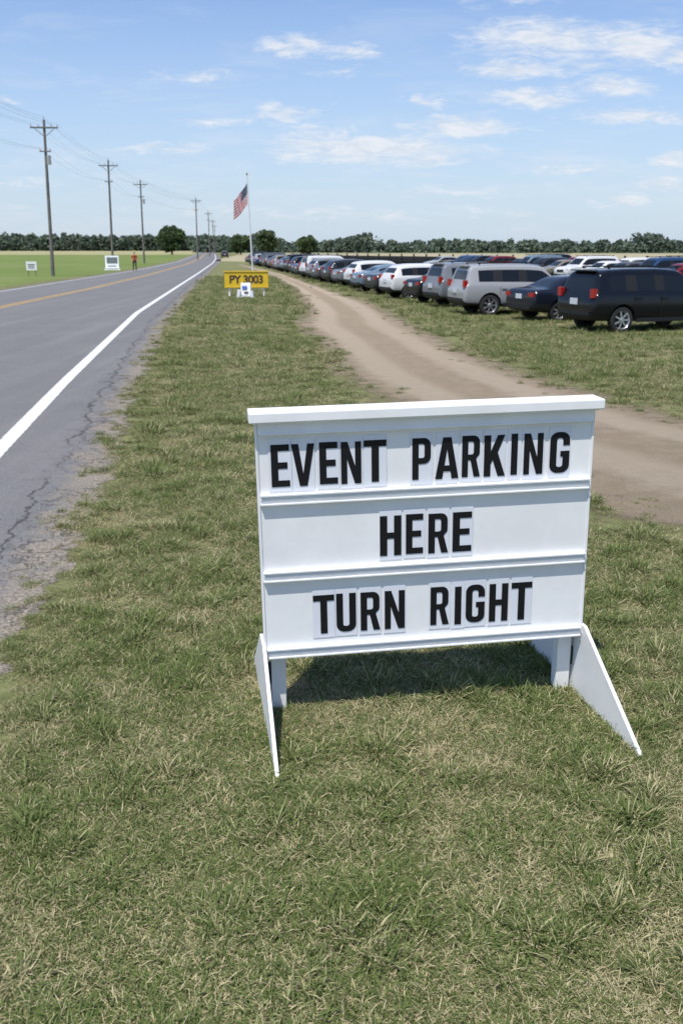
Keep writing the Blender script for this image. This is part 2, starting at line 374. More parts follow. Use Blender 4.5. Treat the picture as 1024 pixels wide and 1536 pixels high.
for nm,ar,ty in (('scl',scl,'FLOAT'),('rz',RNG.uniform(0,6.28,len(pts)),'FLOAT'),('idx',idx,'INT')):
    a=gm.attributes.new(nm,ty,'POINT'); a.data.foreach_set('value',ar.astype(np.int32 if ty=='INT' else np.float32))
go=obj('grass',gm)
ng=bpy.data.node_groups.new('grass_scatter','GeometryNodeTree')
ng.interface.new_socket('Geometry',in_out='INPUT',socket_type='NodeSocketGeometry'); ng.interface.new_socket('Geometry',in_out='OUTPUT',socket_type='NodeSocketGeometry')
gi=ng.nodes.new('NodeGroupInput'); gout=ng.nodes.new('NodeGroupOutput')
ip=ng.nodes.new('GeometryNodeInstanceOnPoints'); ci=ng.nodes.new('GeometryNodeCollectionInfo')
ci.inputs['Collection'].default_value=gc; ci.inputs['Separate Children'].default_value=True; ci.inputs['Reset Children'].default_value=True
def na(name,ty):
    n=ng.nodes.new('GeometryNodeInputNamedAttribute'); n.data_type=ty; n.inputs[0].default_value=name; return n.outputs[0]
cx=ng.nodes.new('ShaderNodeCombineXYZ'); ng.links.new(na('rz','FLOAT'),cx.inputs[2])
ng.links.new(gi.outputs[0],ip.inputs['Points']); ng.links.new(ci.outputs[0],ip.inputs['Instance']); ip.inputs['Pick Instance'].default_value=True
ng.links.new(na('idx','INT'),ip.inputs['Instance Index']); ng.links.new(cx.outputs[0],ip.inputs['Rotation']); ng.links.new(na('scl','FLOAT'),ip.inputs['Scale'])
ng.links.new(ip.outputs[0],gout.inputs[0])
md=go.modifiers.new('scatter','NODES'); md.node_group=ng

# ------------------------------------------------------------------ parking sign
m_pvc=simple('white_pvc',(.82,.82,.81),.4,var=.07,vscale=3)
m_pan=simple('letter_plate',(.72,.74,.785),.3,var=.03,vscale=5)
m_ink=simple('black_letter',(.007,.007,.008),.55,spec=.25)
m_dark=simple('dark_gap',(.03,.03,.03),.8)
sign=empty('parking_sign',(.437,4.315,0),(0,0,rad(8.0)))
roll=-rad(1.0)
def spart(name,mb,mats,bv=.003,z=.336,rolled=True):
    o=obj(name,mb.mesh(name,mats),sign,(0,0,z),(0,roll,0) if rolled else (0,0,0))
    if bv: bevel(o,bv)
    return o
WB=1.64
mb=MB(); mb.box((0,.025,.597),(WB,.05,1.194)); spart('board',mb,[m_pvc],.004)
mb=MB()
for zc in (.026,.433,.823):
    mb.box((0,-.007,zc),(WB-.004,.014,.052))
    mb.box((0,-.014,zc+.024),(WB-.008,.028,.009)); mb.box((0,-.012,zc-.020),(WB-.008,.026,.009)); mb.box((0,-.010,zc+.004),(WB-.01,.022,.006))
mb.box((0,-.010,1.170),(WB-.006,.02,.045)); mb.box((0,-.014,1.144),(WB-.008,.028,.009))
spart('letter_rails',mb,[m_pvc],.0015)
mb=MB(); mb.box((0,.02,1.226),(WB+.075,.15,.050)); spart('top_cap',mb,[m_pvc],.006)
mb=MB(); mb.box((0,.018,1.197),(WB+.035,.10,.010)); spart('cap_moulding',mb,[m_pvc],.002)
mb=MB()
for sx in(-1,1): mb.box((sx*(WB/2+.004),.025,.595),(.012,.062,1.18))
spart('end_stile',mb,[m_pvc],.002)
mb=MB()
mb.box((-.757,.09,.26),(.075,.07,.56)); mb.box((.765,.09,.26),(.075,.07,.56))
spart('legs',mb,[m_pvc],.004,0,False)
for sx,nm,top,lx,fr_ in((-1,'left',.400,.03,.595),(1,'right',.410,.075,.65)):
    mb=MB(); x0=sx*.833; th=.009
    prof=[(-fr_,-.01),(-fr_,.02),(-.03,top),(.13,top),(.62,.03),(.62,-.01)]
    vs=[(x0-th-(y*lx),y,z) for y,z in prof]+[(x0+th-(y*lx),y,z) for y,z in prof]; k=len(prof)
    fs=[tuple(range(k)),tuple(range(2*k-1,k-1,-1))]+[(i,i+k,(i+1)%k+k,(i+1)%k) for i in range(k)]
    mb.add(vs,fs)
    o=spart('foot_brace_'+nm,mb,[m_pvc],.002,0,False)
    bm=bmesh.new(); bm.from_mesh(o.data); bmesh.ops.recalc_face_normals(bm,faces=bm.faces); bm.to_mesh(o.data); bm.free()
    mb=MB(); 
    mb.box((sx*.809,.09,.2),(.03,.05,.10)); spart('bracket_'+nm,mb,[m_dark],.002,0,False)

# letters
H=.205
def arc(cx,cy,r,a0,a1,n=6): return [(cx+r*math.cos(rad(a0+(a1-a0)*i/n)),cy+r*math.sin(rad(a0+(a1-a0)*i/n))) for i in range(n+1)]
def glyph(ch):
    W,Hh,S_=.097,H,.033; T=.031
    if ch=='I': return S_,[[(0,0),(S_,0),(S_,Hh),(0,Hh)]]
    if ch=='E': return .088,[[(0,0),(.088,0),(.088,T),(S_,T),(S_,.088),(.078,.088),(.078,.088+T),(S_,.088+T),(S_,Hh-T),(.088,Hh-T),(.088,Hh),(0,Hh)]]
    if ch=='T': return .102,[[(.0345,0),(.0675,0),(.0675,Hh-T),(.102,Hh-T),(.102,Hh),(0,Hh),(0,Hh-T),(.0345,Hh-T)]]
    if ch=='H': return W,[[(0,0),(S_,0),(S_,.088),(W-S_,.088),(W-S_,0),(W,0),(W,Hh),(W-S_,Hh),(W-S_,.119),(S_,.119),(S_,Hh),(0,Hh)]]
    if ch=='V': return .108,[[(.036,0),(.072,0),(.108,Hh),(.075,Hh),(.054,.06),(.033,Hh),(0,Hh)]]
    if ch=='N': return .100,[[(0,0),(.030,0),(.030,.122),(.068,0),(.100,0),(.100,Hh),(.070,Hh),(.070,.086),(.033,Hh),(0,Hh)]]
    if ch=='K': return .105,[[(0,0),(S_,0),(S_,.062),(.043,.082),(.070,0),(.106,0),(.067,.120),(.102,Hh),(.067,Hh),(S_,.125),(S_,Hh),(0,Hh)]]
    if ch=='A': return .110,[[(0,0),(.033,0),(.0385,.037),(.0715,.037),(.077,0),(.110,0),(.074,Hh),(.036,Hh)],[(.043,.066),(.055,.148),(.067,.066)]]
    if ch=='P': 
        r=.036
        return W,[[(0,0),(S_,0),(S_,.078)]+arc(W-r,.078+r,r,-90,0)+arc(W-r,Hh-r,r,0,90)+[(0,Hh)],[(S_,.107)]+arc(W-S_-.01,.117,.010,-90,0,3)+arc(W-S_-.01,Hh-.039,.010,0,90,3)+[(S_,Hh-.029)]]
    if ch=='R':
        r=.034
        return .100,[[(0,0),(S_,0),(S_,.084),(.047,.084),(.066,0),(.101,0),(.078,.090)]+arc(W-.026,.088+.034,.026,-60,0,4)+arc(W-r,Hh-r,r,0,90)+[(0,Hh)],[(S_,.112)]+arc(W-S_-.01,.122,.010,-90,0,3)+arc(W-S_-.01,Hh-.039,.010,0,90,3)+[(S_,Hh-.029)]]
    if ch=='U':
        r=.04
        return W,[arc(r,r,r,180,270)+arc(W-r,r,r,270,360)+[(W,Hh),(W-S_,Hh)]+arc(W-S_-.012,.042,.012,0,-90,4)+arc(S_+.012,.042,.012,-90,-180,4)+[(S_,Hh),(0,Hh)]]
    if ch=='G':
        r=.04; q=.012
        return W,[[(W,.138)]+arc(W-r,Hh-r,r,0,90)+arc(r,Hh-r,r,90,180)+arc(r,r,r,180,270)+arc(W-r,r,r,270,360)+[(W,.110),(.052,.110),(.052,.082),(W-S_,.082)]+arc(W-S_-q,.030+q,q,0,-90,4)+arc(S_+q,.030+q,q,-90,-180,4)+arc(S_+q,Hh-.030-q,q,180,90,4)+arc(W-S_-q,Hh-.030-q,q,90,0,4)+[(W-S_,.138)]]
def text_row(rowname,items,zb):
    cu=bpy.data.curves.new(rowname,'CURVE'); cu.dimensions='2D'; cu.fill_mode='BOTH'; cu.extrude=.0008
    mb=MB()
    for ch,x,wd in items:
        gw,loops=glyph(ch); sx=wd/gw; jz=random.uniform(-.003,.003)
        for lp in loops:
            sp=cu.splines.new('POLY'); sp.points.add(len(lp)-1); sp.use_cyclic_u=True
            for i,(px,py) in enumerate(lp): sp.points[i].co=(x+px*sx,py+zb+jz,0,1)
        pc=x+wd/2; pw=.1125 if ch!='I' else .070
        mb.box((pc,-.0025,zb+.1025+.002+jz),(pw-.0015,.002,.255))
    cu.materials.append(m_ink)
    o=obj(rowname,cu,sign)
    R=Matrix.Rotation(roll,4,'Y')@Matrix.Rotation(rad(90),4,'X')
    o.matrix_local=Matrix.Translation((0,0,.336))@R@Matrix.Translation((0,0,.0052))
    spart(rowname+'_plates',mb,[m_pan],0)
def px2x(p,l,r): return -WB/2+(p-l)/(r-l)*WB
def row(name,spec,l,r,zb): text_row(name,[(c,px2x(a,l,r),px2x(b,l,r)-px2x(a,l,r)) for c,a,b in spec],zb)
row('letters_event_parking',[('E',400,427),('V',430,464),('E',471,498),('N',503,533),('T',537,571),('P',610,638),('A',645,681),('R',686,714),('K',720,753),('I',762,772),('N',782,812),('G',823,854)],381.5,888.5,.886)
row('letters_here',[('H',563,595),('E',602,628),('R',636,666),('E',673,702)],389,882,.506)
row('letters_turn_right',[('T',466,497),('U',500,529),('R',536,565),('N',572,602),('R',641,669),('I',678,688),('G',695,724),('H',731,760),('T',765,797)],395.5,877,.114)

# ------------------------------------------------------------------ cars
m_glass=simple('car_glass',(.008,.010,.012),.08,spec=.4)
m_tyre=simple('tyre',(.02,.02,.02),.8); m_rim=simple('wheel_rim',(.55,.56,.58),.3,metal=.8)
m_black=simple('black_plastic',(.015,.015,.016),.55,spec=.3); m_red=simple('tail_light',(.35,.012,.012),.15,spec=.8)
m_head=simple('head_light',(.7,.72,.75),.1,spec=.8); m_plate=simple('number_plate',(.6,.62,.66),.5)
m_well=simple('wheel_well',(.008,.008,.008),.9)
m_paint,t,b=new_mat('car_paint')
oi=t.node('ShaderNodeObjectInfo'); t.l.new(oi.outputs['Color'],b.inputs['Base Color'])
b.inputs['Metallic'].default_value=.0; b.inputs['Roughness'].default_value=.18; b.inputs['Specular IOR Level'].default_value=.35; b.inputs['Coat Weight'].default_value=.12; b.inputs['Coat Roughness'].default_value=.03
CM=[m_paint,m_glass,m_black,m_tyre,m_rim,m_red,m_head,m_plate,m_well]

def car_mesh(name,st,win,rearw,frontw,wheels,wr,hwb,tl,extra):
    rings=[]
    for (x,zb,hw,belt,hwr,zt) in st:
        P4=(hw-.015,belt); P5=(hwr,zt-.05 if zt-belt>.12 else zt-.02)
        L=lambda a:(P4[0]+(P5[0]-P4[0])*a,P4[1]+(P5[1]-P4[1])*a)
        half=[(hw-.13,zb),(hw-.02,zb+.10),(hw+.012,zb+(belt-zb)*.52),(hw+.004,zb+(belt-zb)*.8),P4,L(.04),L(.95),P5,(hwr-.14,zt+.0),(hwr-.32,zt+.012)]
        ring=[(x,y,z) for y,z in half]+[(x,-y,z) for y,z in reversed(half)]
        rings.append(ring)
    n=len(rings[0]); V=[p for r in rings for p in r]; F=[];M=[]
    w0=min(a for a,_ in win); w1=max(b_ for _,b_ in win)
    for i in range(len(st)-1):
        xm=(st[i][0]+st[i+1][0])/2
        for j in range(n):
            j2=(j+1)%n; F.append((i*n+j,i*n+j2,(i+1)*n+j2,(i+1)*n+j))
            jj=min(j,n-2-j) if j<n-1 else -1
            mi=0
            if jj==-1 or jj==0: mi=2
            if jj==5 and w0<xm<w1: mi=2
            if jj==5 and any(a<xm<b_ for a,b_ in win): mi=1
            if jj>=8 or j==n//2-1:
                if any(a<xm<b_ for a,b_ in rearw+frontw): mi=1
            M.append(mi)
    F.append(tuple(range(n-1,-1,-1))); M.append(0); F.append(tuple((len(st)-1)*n+j for j in range(n))); M.append(0)
    me=bpy.data.meshes.new(name+'_tmp'); me.from_pydata(V,[],F)
    for m in CM: me.materials.append(m)
    me.polygons.foreach_set('material_index',M)
    bm=bmesh.new(); bm.from_mesh(me); bmesh.ops.recalc_face_normals(bm,faces=bm.faces); bm.to_mesh(me); bm.free()
    o=bpy.data.objects.new('tmp',me); COL.objects.link(o)
    ss=o.modifiers.new('s','SUBSURF'); ss.levels=2; ss.render_levels=2
    mb=MB()
    for wx in wheels:
        for sy in(-1,1):
            mb.tube((wx,sy*(hwb-.30),wr+.02),(wx,sy*(hwb+.3),wr+.02),wr+.055,n=28,mi=8)
    cme=mb.mesh('cut',CM); co=bpy.data.objects.new('cut',cme); COL.objects.link(co)
    bo=o.modifiers.new('b','BOOLEAN'); bo.object=co; bo.operation='DIFFERENCE'; bo.solver='EXACT'
    bpy.context.view_layer.update()
    dg=bpy.context.evaluated_depsgraph_get(); ev=o.evaluated_get(dg); res=bpy.data.meshes.new_from_object(ev)
    bpy.data.objects.remove(o); bpy.data.objects.remove(co)
    mb=MB()
    for wx in wheels:
        for sy in(-1,1):
            c=(wx,sy*(hwb-.115),wr)
            yo=sy*.105
            mb.lathe_y([(wr*.62,-yo),(wr*.93,-yo),(wr,-yo*.7),(wr,yo*.7),(wr*.95,yo*.97),(wr*.70,yo*1.0),(wr*.66,yo*.8),(wr*.60,yo*.3),(.0,yo*.3)],c,26,[3,3,3,3,3,4,4,2])
            for q in range(7):
                a=2*math.pi*q/7
                M_=Matrix.Translation((c[0],c[1]+yo*.72,c[2]))@Matrix.Rotation(a,4,'Y')
                mb.box((wr*.34,0,0),(wr*.62,.03,.05),4,M=M_)
            mb.lathe_y([(.06,yo*.95),(.055,yo*1.0),(0,yo*1.0)],c,12,4)
    for (c,d,mi) in extra: mb.box(c,d,mi)
    for (c,d,mi) in extra:
        if c[1]!=0: mb.box((c[0],-c[1],c[2]),d,mi)
    em=mb.mesh('x',CM)
    bm=bmesh.new(); bm.from_mesh(res); bm.from_mesh(em)
    for f in bm.faces: f.smooth=True
    for e_ in bm.edges:
        if len(e_.link_faces)==2: e_.smooth=e_.calc_face_angle(0)<rad(32)
    out=bpy.data.meshes.new(name); 
    for m in CM: out.materials.append(m)
    bm.to_mesh(out); bm.free()
    return out
suv=car_mesh('suv',[(-2.40,.50,.72,.74,.66,.78),(-2.385,.42,.86,.84,.80,.88),(-2.34,.36,.91,.93,.84,.97),(-2.30,.34,.93,1.02,.83,1.08),(-2.27,.33,.935,1.04,.81,1.16),(-2.15,.32,.94,1.05,.735,1.58),(-2.08,.32,.945,1.055,.715,1.67),(-1.95,.31,.95,1.055,.71,1.715),
 (-1.20,.29,.95,1.045,.715,1.745),(-1.08,.28,.95,1.04,.715,1.748),(-.22,.27,.95,1.03,.715,1.75),(-.10,.27,.95,1.028,.715,1.748),(.40,.27,.95,1.02,.71,1.725),(.58,.27,.95,1.015,.705,1.69),(.70,.27,.95,1.01,.71,1.61),(1.05,.28,.945,1.00,.76,1.30),(1.26,.28,.94,1.0,.82,1.12),(1.36,.29,.935,1.0,.87,1.065),
 (1.7,.30,.93,.985,.87,1.03),(2.1,.32,.91,.93,.84,.98),(2.28,.34,.87,.84,.80,.89),(2.36,.38,.82,.72,.74,.76),(2.385,.44,.70,.64,.62,.68)],
 [(-1.97,-1.19),(-1.09,-.21),(-.11,1.06)],[(-2.28,-2.14)],[(.69,1.27)],[-1.42,1.42],.365,.95,None,
 [((-2.325,.80,1.10),(.13,.17,.24),5),((-2.415,0,.86),(.03,.34,.17),7),((-2.36,.0,.55),(.12,1.5,.10),2),((2.27,.70,.82),(.14,.28,.12),6),((2.36,0,.72),(.06,.8,.18),2),
  ((.98,1.00,1.08),(.14,.16,.14),0),((-.16,.957,.70),(.010,.012,.58),2),((.82,.957,.70),(.010,.012,.54),2),((-1.05,.955,.86),(.010,.012,.28),2),
  ((-.02+.0,.966,.93),(.2,.03,.03),0),((-.90,.966,.94),(.2,.03,.03),0),((-.55,.60,1.79),(2.5,.035,.03),2),((-1.75,.60,1.765),(.06,.035,.05),2),((.55,.60,1.765),(.06,.035,.05),2),((-2.14,0,1.70),(.16,1.1,.03),0),((-.0,.945,.36),(1.9,.03,.12),2)])
sedan=car_mesh('sedan',[(-2.36,.46,.68,.70,.60,.74),(-2.345,.38,.80,.82,.74,.88),(-2.28,.32,.87,.90,.80,.98),(-2.15,.30,.89,.93,.82,1.03),(-1.75,.27,.905,.94,.82,1.05),(-1.66,.26,.91,.94,.79,1.08),(-1.18,.25,.91,.935,.665,1.31),(-1.02,.25,.91,.93,.63,1.37),
 (-.85,.25,.91,.925,.62,1.405),(-.28,.24,.91,.92,.62,1.44),(-.16,.24,.91,.918,.62,1.442),(.28,.24,.91,.91,.62,1.43),(.45,.24,.91,.905,.62,1.40),(.55,.24,.91,.90,.63,1.35),(.95,.25,.905,.89,.70,1.11),(1.20,.26,.90,.89,.76,.985),(1.32,.26,.895,.885,.80,.945),
 (1.7,.27,.885,.85,.80,.90),(2.1,.30,.85,.77,.77,.82),(2.25,.32,.80,.68,.72,.72),(2.33,.36,.72,.60,.64,.63),(2.35,.42,.6,.54,.54,.57)],
 [(-1.3,-.84),(-.86,-.27),(-.17,.96)],[(-1.67,-1.17)],[(.54,1.21)],[-1.38,1.38],.325,.90,None,
 [((-2.30,.68,.86),(.12,.30,.13),5),((-2.37,0,.80),(.02,.34,.15),7),((-2.33,0,.45),(.08,1.3,.10),2),((2.18,.64,.70),(.16,.28,.10),6),((2.32,0,.56),(.06,.8,.14),2),
  ((.78,.94,.95),(.13,.15,.11),0),((-.22,.917,.60),(.010,.012,.52),2),((.70,.917,.60),(.010,.012,.5),2),((-.02,.925,.82),(.18,.03,.025),0),((-.85,.925,.83),(.18,.03,.025),0)])
hatch=car_mesh('hatch',[(-2.13,.48,.68,.74,.60,.78),(-2.115,.40,.80,.84,.74,.90),(-2.06,.34,.87,.92,.80,1.0),(-2.02,.32,.885,.97,.79,1.08),(-1.96,.31,.89,.98,.77,1.14),(-1.72,.30,.90,.985,.69,1.44),(-1.62,.30,.905,.985,.67,1.51),(-1.45,.29,.91,.985,.665,1.55),
 (-1.02,.28,.91,.98,.665,1.585),(-.90,.28,.91,.975,.665,1.59),(-.22,.27,.91,.965,.665,1.60),(-.12,.27,.91,.963,.665,1.60),(.30,.27,.91,.96,.66,1.58),(.46,.27,.91,.955,.655,1.54),(.56,.27,.91,.95,.66,1.48),(.95,.28,.905,.94,.72,1.22),(1.18,.28,.90,.94,.78,1.07),(1.28,.29,.895,.935,.82,1.02),
 (1.55,.30,.885,.91,.82,.975),(1.88,.32,.85,.84,.78,.89),(2.03,.34,.80,.74,.72,.78),(2.11,.38,.72,.64,.64,.68),(2.13,.44,.6,.58,.54,.61)],
 [(-1.63,-1.01),(-.91,-.21),(-.13,.96)],[(-1.98,-1.71)],[(.55,1.19)],[-1.27,1.27],.335,.905,None,
 [((-2.04,.74,1.03),(.12,.18,.20),5),((-2.145,0,.84),(.02,.34,.15),7),((-2.10,0,.5),(.08,1.3,.10),2),((1.96,.64,.78),(.16,.28,.11),6),((2.10,0,.62),(.06,.8,.16),2),
  ((.80,.95,1.0),(.13,.15,.12),0),((-.17,.917,.64),(.010,.012,.54),2),((.72,.917,.64),(.010,.012,.5),2),((-.02,.925,.86),(.18,.03,.025),0),((-.8,.925,.87),(.18,.03,.025),0)])
KIND={'s':(suv,'parked_suv',1.42,.84),'c':(sedan,'parked_sedan',1.38,.79),'h':(hatch,'parked_hatchback',1.27,.8)}
COLS={'blk':(.005,.006,.009),'nvy':(.010,.013,.022),'slv':(.31,.315,.32),'wht':(.62,.62,.61),'gry':(.075,.078,.083),'dgy':(.03,.032,.036),'blu':(.02,.05,.12),'red':(.15,.012,.014),'lgr':(.17,.18,.195),'tan':(.19,.17,.13),'sbl':(.13,.185,.24)}
def place(kind,color,px,py,phi=20,contact=True,nm2=None):
    me,nm,wx,wy=KIND[kind]; a=rad(phi)
    if contact: px-= -wx*math.cos(a)+wy*math.sin(a); py-= -wx*math.sin(a)-wy*math.cos(a)
    o=obj(nm2 or nm,me,None,(px,py,0),(0,0,a)); o.color=(*COLS[color],1); return o
first=[('s','blk',7.80,26.1,20),('c','nvy',7.0,30.3,22),('s','slv',5.2,33.0,13),('s','lgr',4.75,37.2,18),('c','blk',4.15,40.0,19),('h','wht',3.1,43.6,19),('c','dgy',2.6,47.5,20),('c','sbl',1.9,50.8,19),('h','wht',1.45,54.4,20),('c','lgr',.75,57.8,18),('h','dgy',.0,61.2,20)]
for k,c,x,y,ph in first: place(k,c,x,y,ph)
kinds='chscchshcchc'; cols=['gry','dgy','slv','blk','red','wht','dgy','lgr','blu','blk','sbl','slv','tan','gry','wht','blu','blk','lgr','nvy','gry']
y=64.8
i=0
while y<142:
    x=np.interp(y,[61.2,90.8,150],[.0,-4.6,-14.5]); place(kinds[i%12],cols[(i*7+i//5)%20],x+random.uniform(-.25,.25),y,20+random.uniform(-3,3)); y+=3.5+random.uniform(0,.5); i+=1
def fence_y(x): return 150-(x+9)*64/40
for off,y0,y1 in((18.5,42,150),(24.5,38,160),(37,50,165)):
    y=y0
    while y<y1:
        x=np.interp(y,[26,61.2,90.8,165],[7.8,.0,-4.6,-17])+off; yy=y+off*.19
        if random.random()>.12 and yy<fence_y(x)-9: place(random.choice('schhc'),random.choice(cols+['wht','slv','wht']),x+random.uniform(-.3,.3),yy,(20 if off==24.5 else 200)+random.uniform(-3,3),False)
        y+=3.4
place('h','dgy',-28.5,232,97,False,'distant_car'); 

# ------------------------------------------------------------------ black fence
m_fb=simple('black_fence_paint',(.022,.022,.024),.7,var=.3)
A=Vector((-9,150,0)); B=Vector((61,38,0)); mb=MB(); L=(B-A).length; d=(B-A)/L; ang=math.atan2(d.y,d.x)
n=int(L/2.6)
for i in range(n+1):
    p=A+d*(i*L/n); mb.box((p.x,p.y,.80),(.14,.14,1.60),0,(0,0,ang)); 
for i in range(n):
    p=A+d*((i+.5)*L/n); q=Vector((d.y,-d.x,0))*.09
    for z in(.35,.72,1.12): mb.box((p.x+q.x,p.y+q.y,z),(L/n,.04,.17),0,(0,0,ang))
    if i<n*.30: mb.box((p.x-q.x,p.y-q.y,.70),(L/n-.02,.02,1.2),0,(0,0,ang))
obj('rail_fence',mb.mesh('rail_fence',[m_fb]))

# ------------------------------------------------------------------ power poles
m_wood=simple('pole_wood',(.17,.155,.14),.85,var=.3,vscale=2); m_ins=simple('insulator',(.35,.35,.36),.3); m_wire=simple('wire',(.16,.165,.17),.6)
poles=[(-22.3,46,0),(-24.45,80,.32),(-27.9,115.6,.25),(-31.0,149,.1),(-30.3,200,.1),(-37.7,272,0),(-47,350,0),(-57,430,0),(-20,10,0)]
rdir=Vector((-.10,1,0)).normalized(); ang=math.atan2(rdir.y,rdir.x)-math.pi/2
for i,(x,y,lean) in enumerate(poles):
    mb=MB()
    mb.tube((0,0,-.3),(lean,0,12.3),.16,.10,12,0)
    mb.box((lean,-.13,11.7),(2.2,.10,.12)); mb.box((lean-.45,-.12,11.35),(.8,.03,.05),0,(0,rad(40),0)); mb.box((lean+.45,-.12,11.35),(.8,.03,.05),0,(0,rad(-40),0))
    for ix in(-1.05,-.45,.55,1.05): mb.tube((lean+ix,-.13,11.76),(lean+ix,-.13,11.96),.04,.03,8,1)
    mb.tube((lean,0,12.3),(lean,0,12.55),.04,.03,8,1)
    mb.box((lean*.8,-.14,9.9),(.9,.08,.10)); 
    for ix in(-.4,.4): mb.tube((lean*.8+ix,-.14,9.95),(lean*.8+ix,-.14,10.1),.04,.03,8,1)
    if i in(1,3): mb.tube((.46,0,8.9),(.46,0,9.6),.18,.18,12,1); mb.box((.30,0,9.3),(.2,.06,.08))
    me=mb.mesh('utility_pole',[m_wood,m_ins]); smooth(me); obj('utility_pole',me,None,(x,y,0),(0,0,ang))
order=sorted(poles,key=lambda p:p[1])
cu=bpy.data.curves.new('power_lines','CURVE'); cu.dimensions='3D'; cu.bevel_depth=.0065; cu.bevel_resolution=0
for (x0,y0,l0),(x1,y1,l1) in zip(order[:-1],order[1:]):
    for ox,z,sag in((-1.05,11.98,.6),(-.45,11.98,.65),(.55,11.98,.6),(1.05,11.98,.55),(0,12.5,.5),(-.4,10.1,.7),(.4,10.1,.75)):
        sp=cu.splines.new('POLY'); sp.points.add(14)
        for k in range(15):
            f=k/14; px=x0+l0+(x1+l1-x0-l0)*f+ox; py=y0+(y1-y0)*f-.13; sp.points[k].co=(px,py,z-sag*4*f*(1-f),1)
cu.materials.append(m_wire); obj('power_lines',cu)

# ------------------------------------------------------------------ flag
m_pole=simple('flagpole_white',(.7,.7,.7),.35); m_gold=simple('gold_ball',(.6,.4,.1),.3,metal=1)
fp=empty('flagpole',(-7.5,80,0))
mb=MB(); mb.tube((0,0,0),(-.28,0,8.1),.07,.04,12,0); mb.tube((0,0,0),(0,0,.2),.16,.14,12,0)
me=mb.mesh('pole',[m_pole]); smooth(me); obj('pole',me,fp)
bm=bmesh.new(); bmesh.ops.create_uvsphere(bm,u_segments=12,v_segments=8,radius=.09); me=bpy.data.meshes.new('finial'); bm.to_mesh(me); bm.free(); me.materials.append(m_gold); obj('finial',me,fp,(-.28,0,8.18))
m_flag,t,b=new_mat('flag_cloth')
fu=t.attr('fu').outputs['Fac']; fv=t.attr('fv').outputs['Fac']
sr=t.math('GREATER_THAN',t.math('FRACT',t.math('MULTIPLY',fv,6.5)),.5)
c=t.mix(sr,(.45,.015,.03),(.66,.65,.64))
cant=t.math('MULTIPLY',t.math('LESS_THAN',fu,.42),t.math('LESS_THAN',fv,.5385))
cv=t.node('ShaderNodeCombineXYZ',{0:t.math('MULTIPLY',fu,18),1:t.math('MULTIPLY',fv,13)}).outputs[0]
fr=t.node('ShaderNodeVectorMath',{0:t.node('ShaderNodeVectorMath',{0:cv},operation='FRACTION').outputs[0],1:(.5,.5,0)},operation='DISTANCE').outputs['Value']
bl=t.mix(t.math('LESS_THAN',fr,.20),(.008,.012,.06),(.7,.7,.7))
t.l.new(t.mix(cant,c,bl),b.inputs['Base Color']); b.inputs['Roughness'].default_value=.8
U,Vn=28,20; V=[];FU=[];FV=[]
for i in range(U+1):
    for j in range(Vn+1):
        uu=i/U; vv=j/Vn
        x=-.05-uu*1.15+ .10*math.sin(uu*9+vv*2)*uu*.7
        y=.24*math.sin(uu*12+vv*3.0)*(.3+uu*.7)
        z=7.5-vv*1.65*(1-.12*uu)-uu*1.45-.12*math.sin(uu*3.1)
        V.append((x-.24,y,z)); FU.append(uu); FV.append(vv)
i_=np.array([[i*(Vn+1)+j,i*(Vn+1)+j+1,(i+1)*(Vn+1)+j+1,(i+1)*(Vn+1)+j] for i in range(U) for j in range(Vn)])
me=np_mesh('flag',np.array(V),[i_],[m_flag],{'fu':np.array(FU),'fv':np.array(FV)}); me.shade_smooth(); obj('flag',me,fp)

# ------------------------------------------------------------------ yellow sign + board
m_yel=simple('yellow_board',(.72,.48,.02),.5,var=.08,vscale=3); m_brn=simple('dark_brown_letter',(.07,.035,.02),.6); m_bl2=simple('blue_panel',(.05,.12,.4),.5)
ysn=empty('yellow_sign',(-4.69,46.5,0),(0,0,rad(3)))
mb=MB(); mb.box((0,0,.82),(2.15,.04,.80)); o=obj('board',mb.mesh('board',[m_yel]),ysn); bevel(o,.005)
mb=MB()
for sx in(-.85,.85): mb.box((sx,.05,.55),(.07,.06,1.1)); 
for sx in(-.85,.85): mb.box((sx,.0,.04),(.06,.5,.05))
obj('posts',mb.mesh('posts',[m_pvc]),ysn)
tx=bpy.data.curves.new('text','FONT'); tx.body='PY 3003'; tx.size=.52; tx.align_x='CENTER'; tx.align_y='CENTER'; tx.offset=.018; tx.extrude=.003; tx.space_character=.95; tx.materials.append(m_brn)
obj('text',tx,ysn,(0,-.026,.80),(rad(90),0,0))
mb=MB(); mb.box((0,-.03,1.195),(2.19,.05,.035)); mb.box((0,-.03,.445),(2.19,.05,.03)); obj('frame',mb.mesh('frame',[m_yel]),ysn)
ab=empty('sandwich_board',(-4.55,44.9,0),(0,0,rad(-8)))
mb=MB(); mb.box((0,-.14,.36),(.46,.025,.72),0,(rad(-14),0,0)); mb.box((0,.14,.36),(.46,.025,.72),0,(rad(14),0,0)); mb.box((-.31,-.2,.20),(.14,.2,.38),0,(0,rad(8),0)); mb.box((.31,-.12,.18),(.13,.2,.34),0,(0,rad(-8),0))
o=obj('panels',mb.mesh('panels',[m_pvc]),ab); bevel(o,.006)
mb=MB(); mb.box((-.04,-.165,.50),(.24,.01,.14),0,(rad(-14),0,0)); mb.box((.05,-.205,.27),(.2,.01,.08),1,(rad(-14),0,0)); obj('print',mb.mesh('print',[m_bl2,m_brn]),ab)

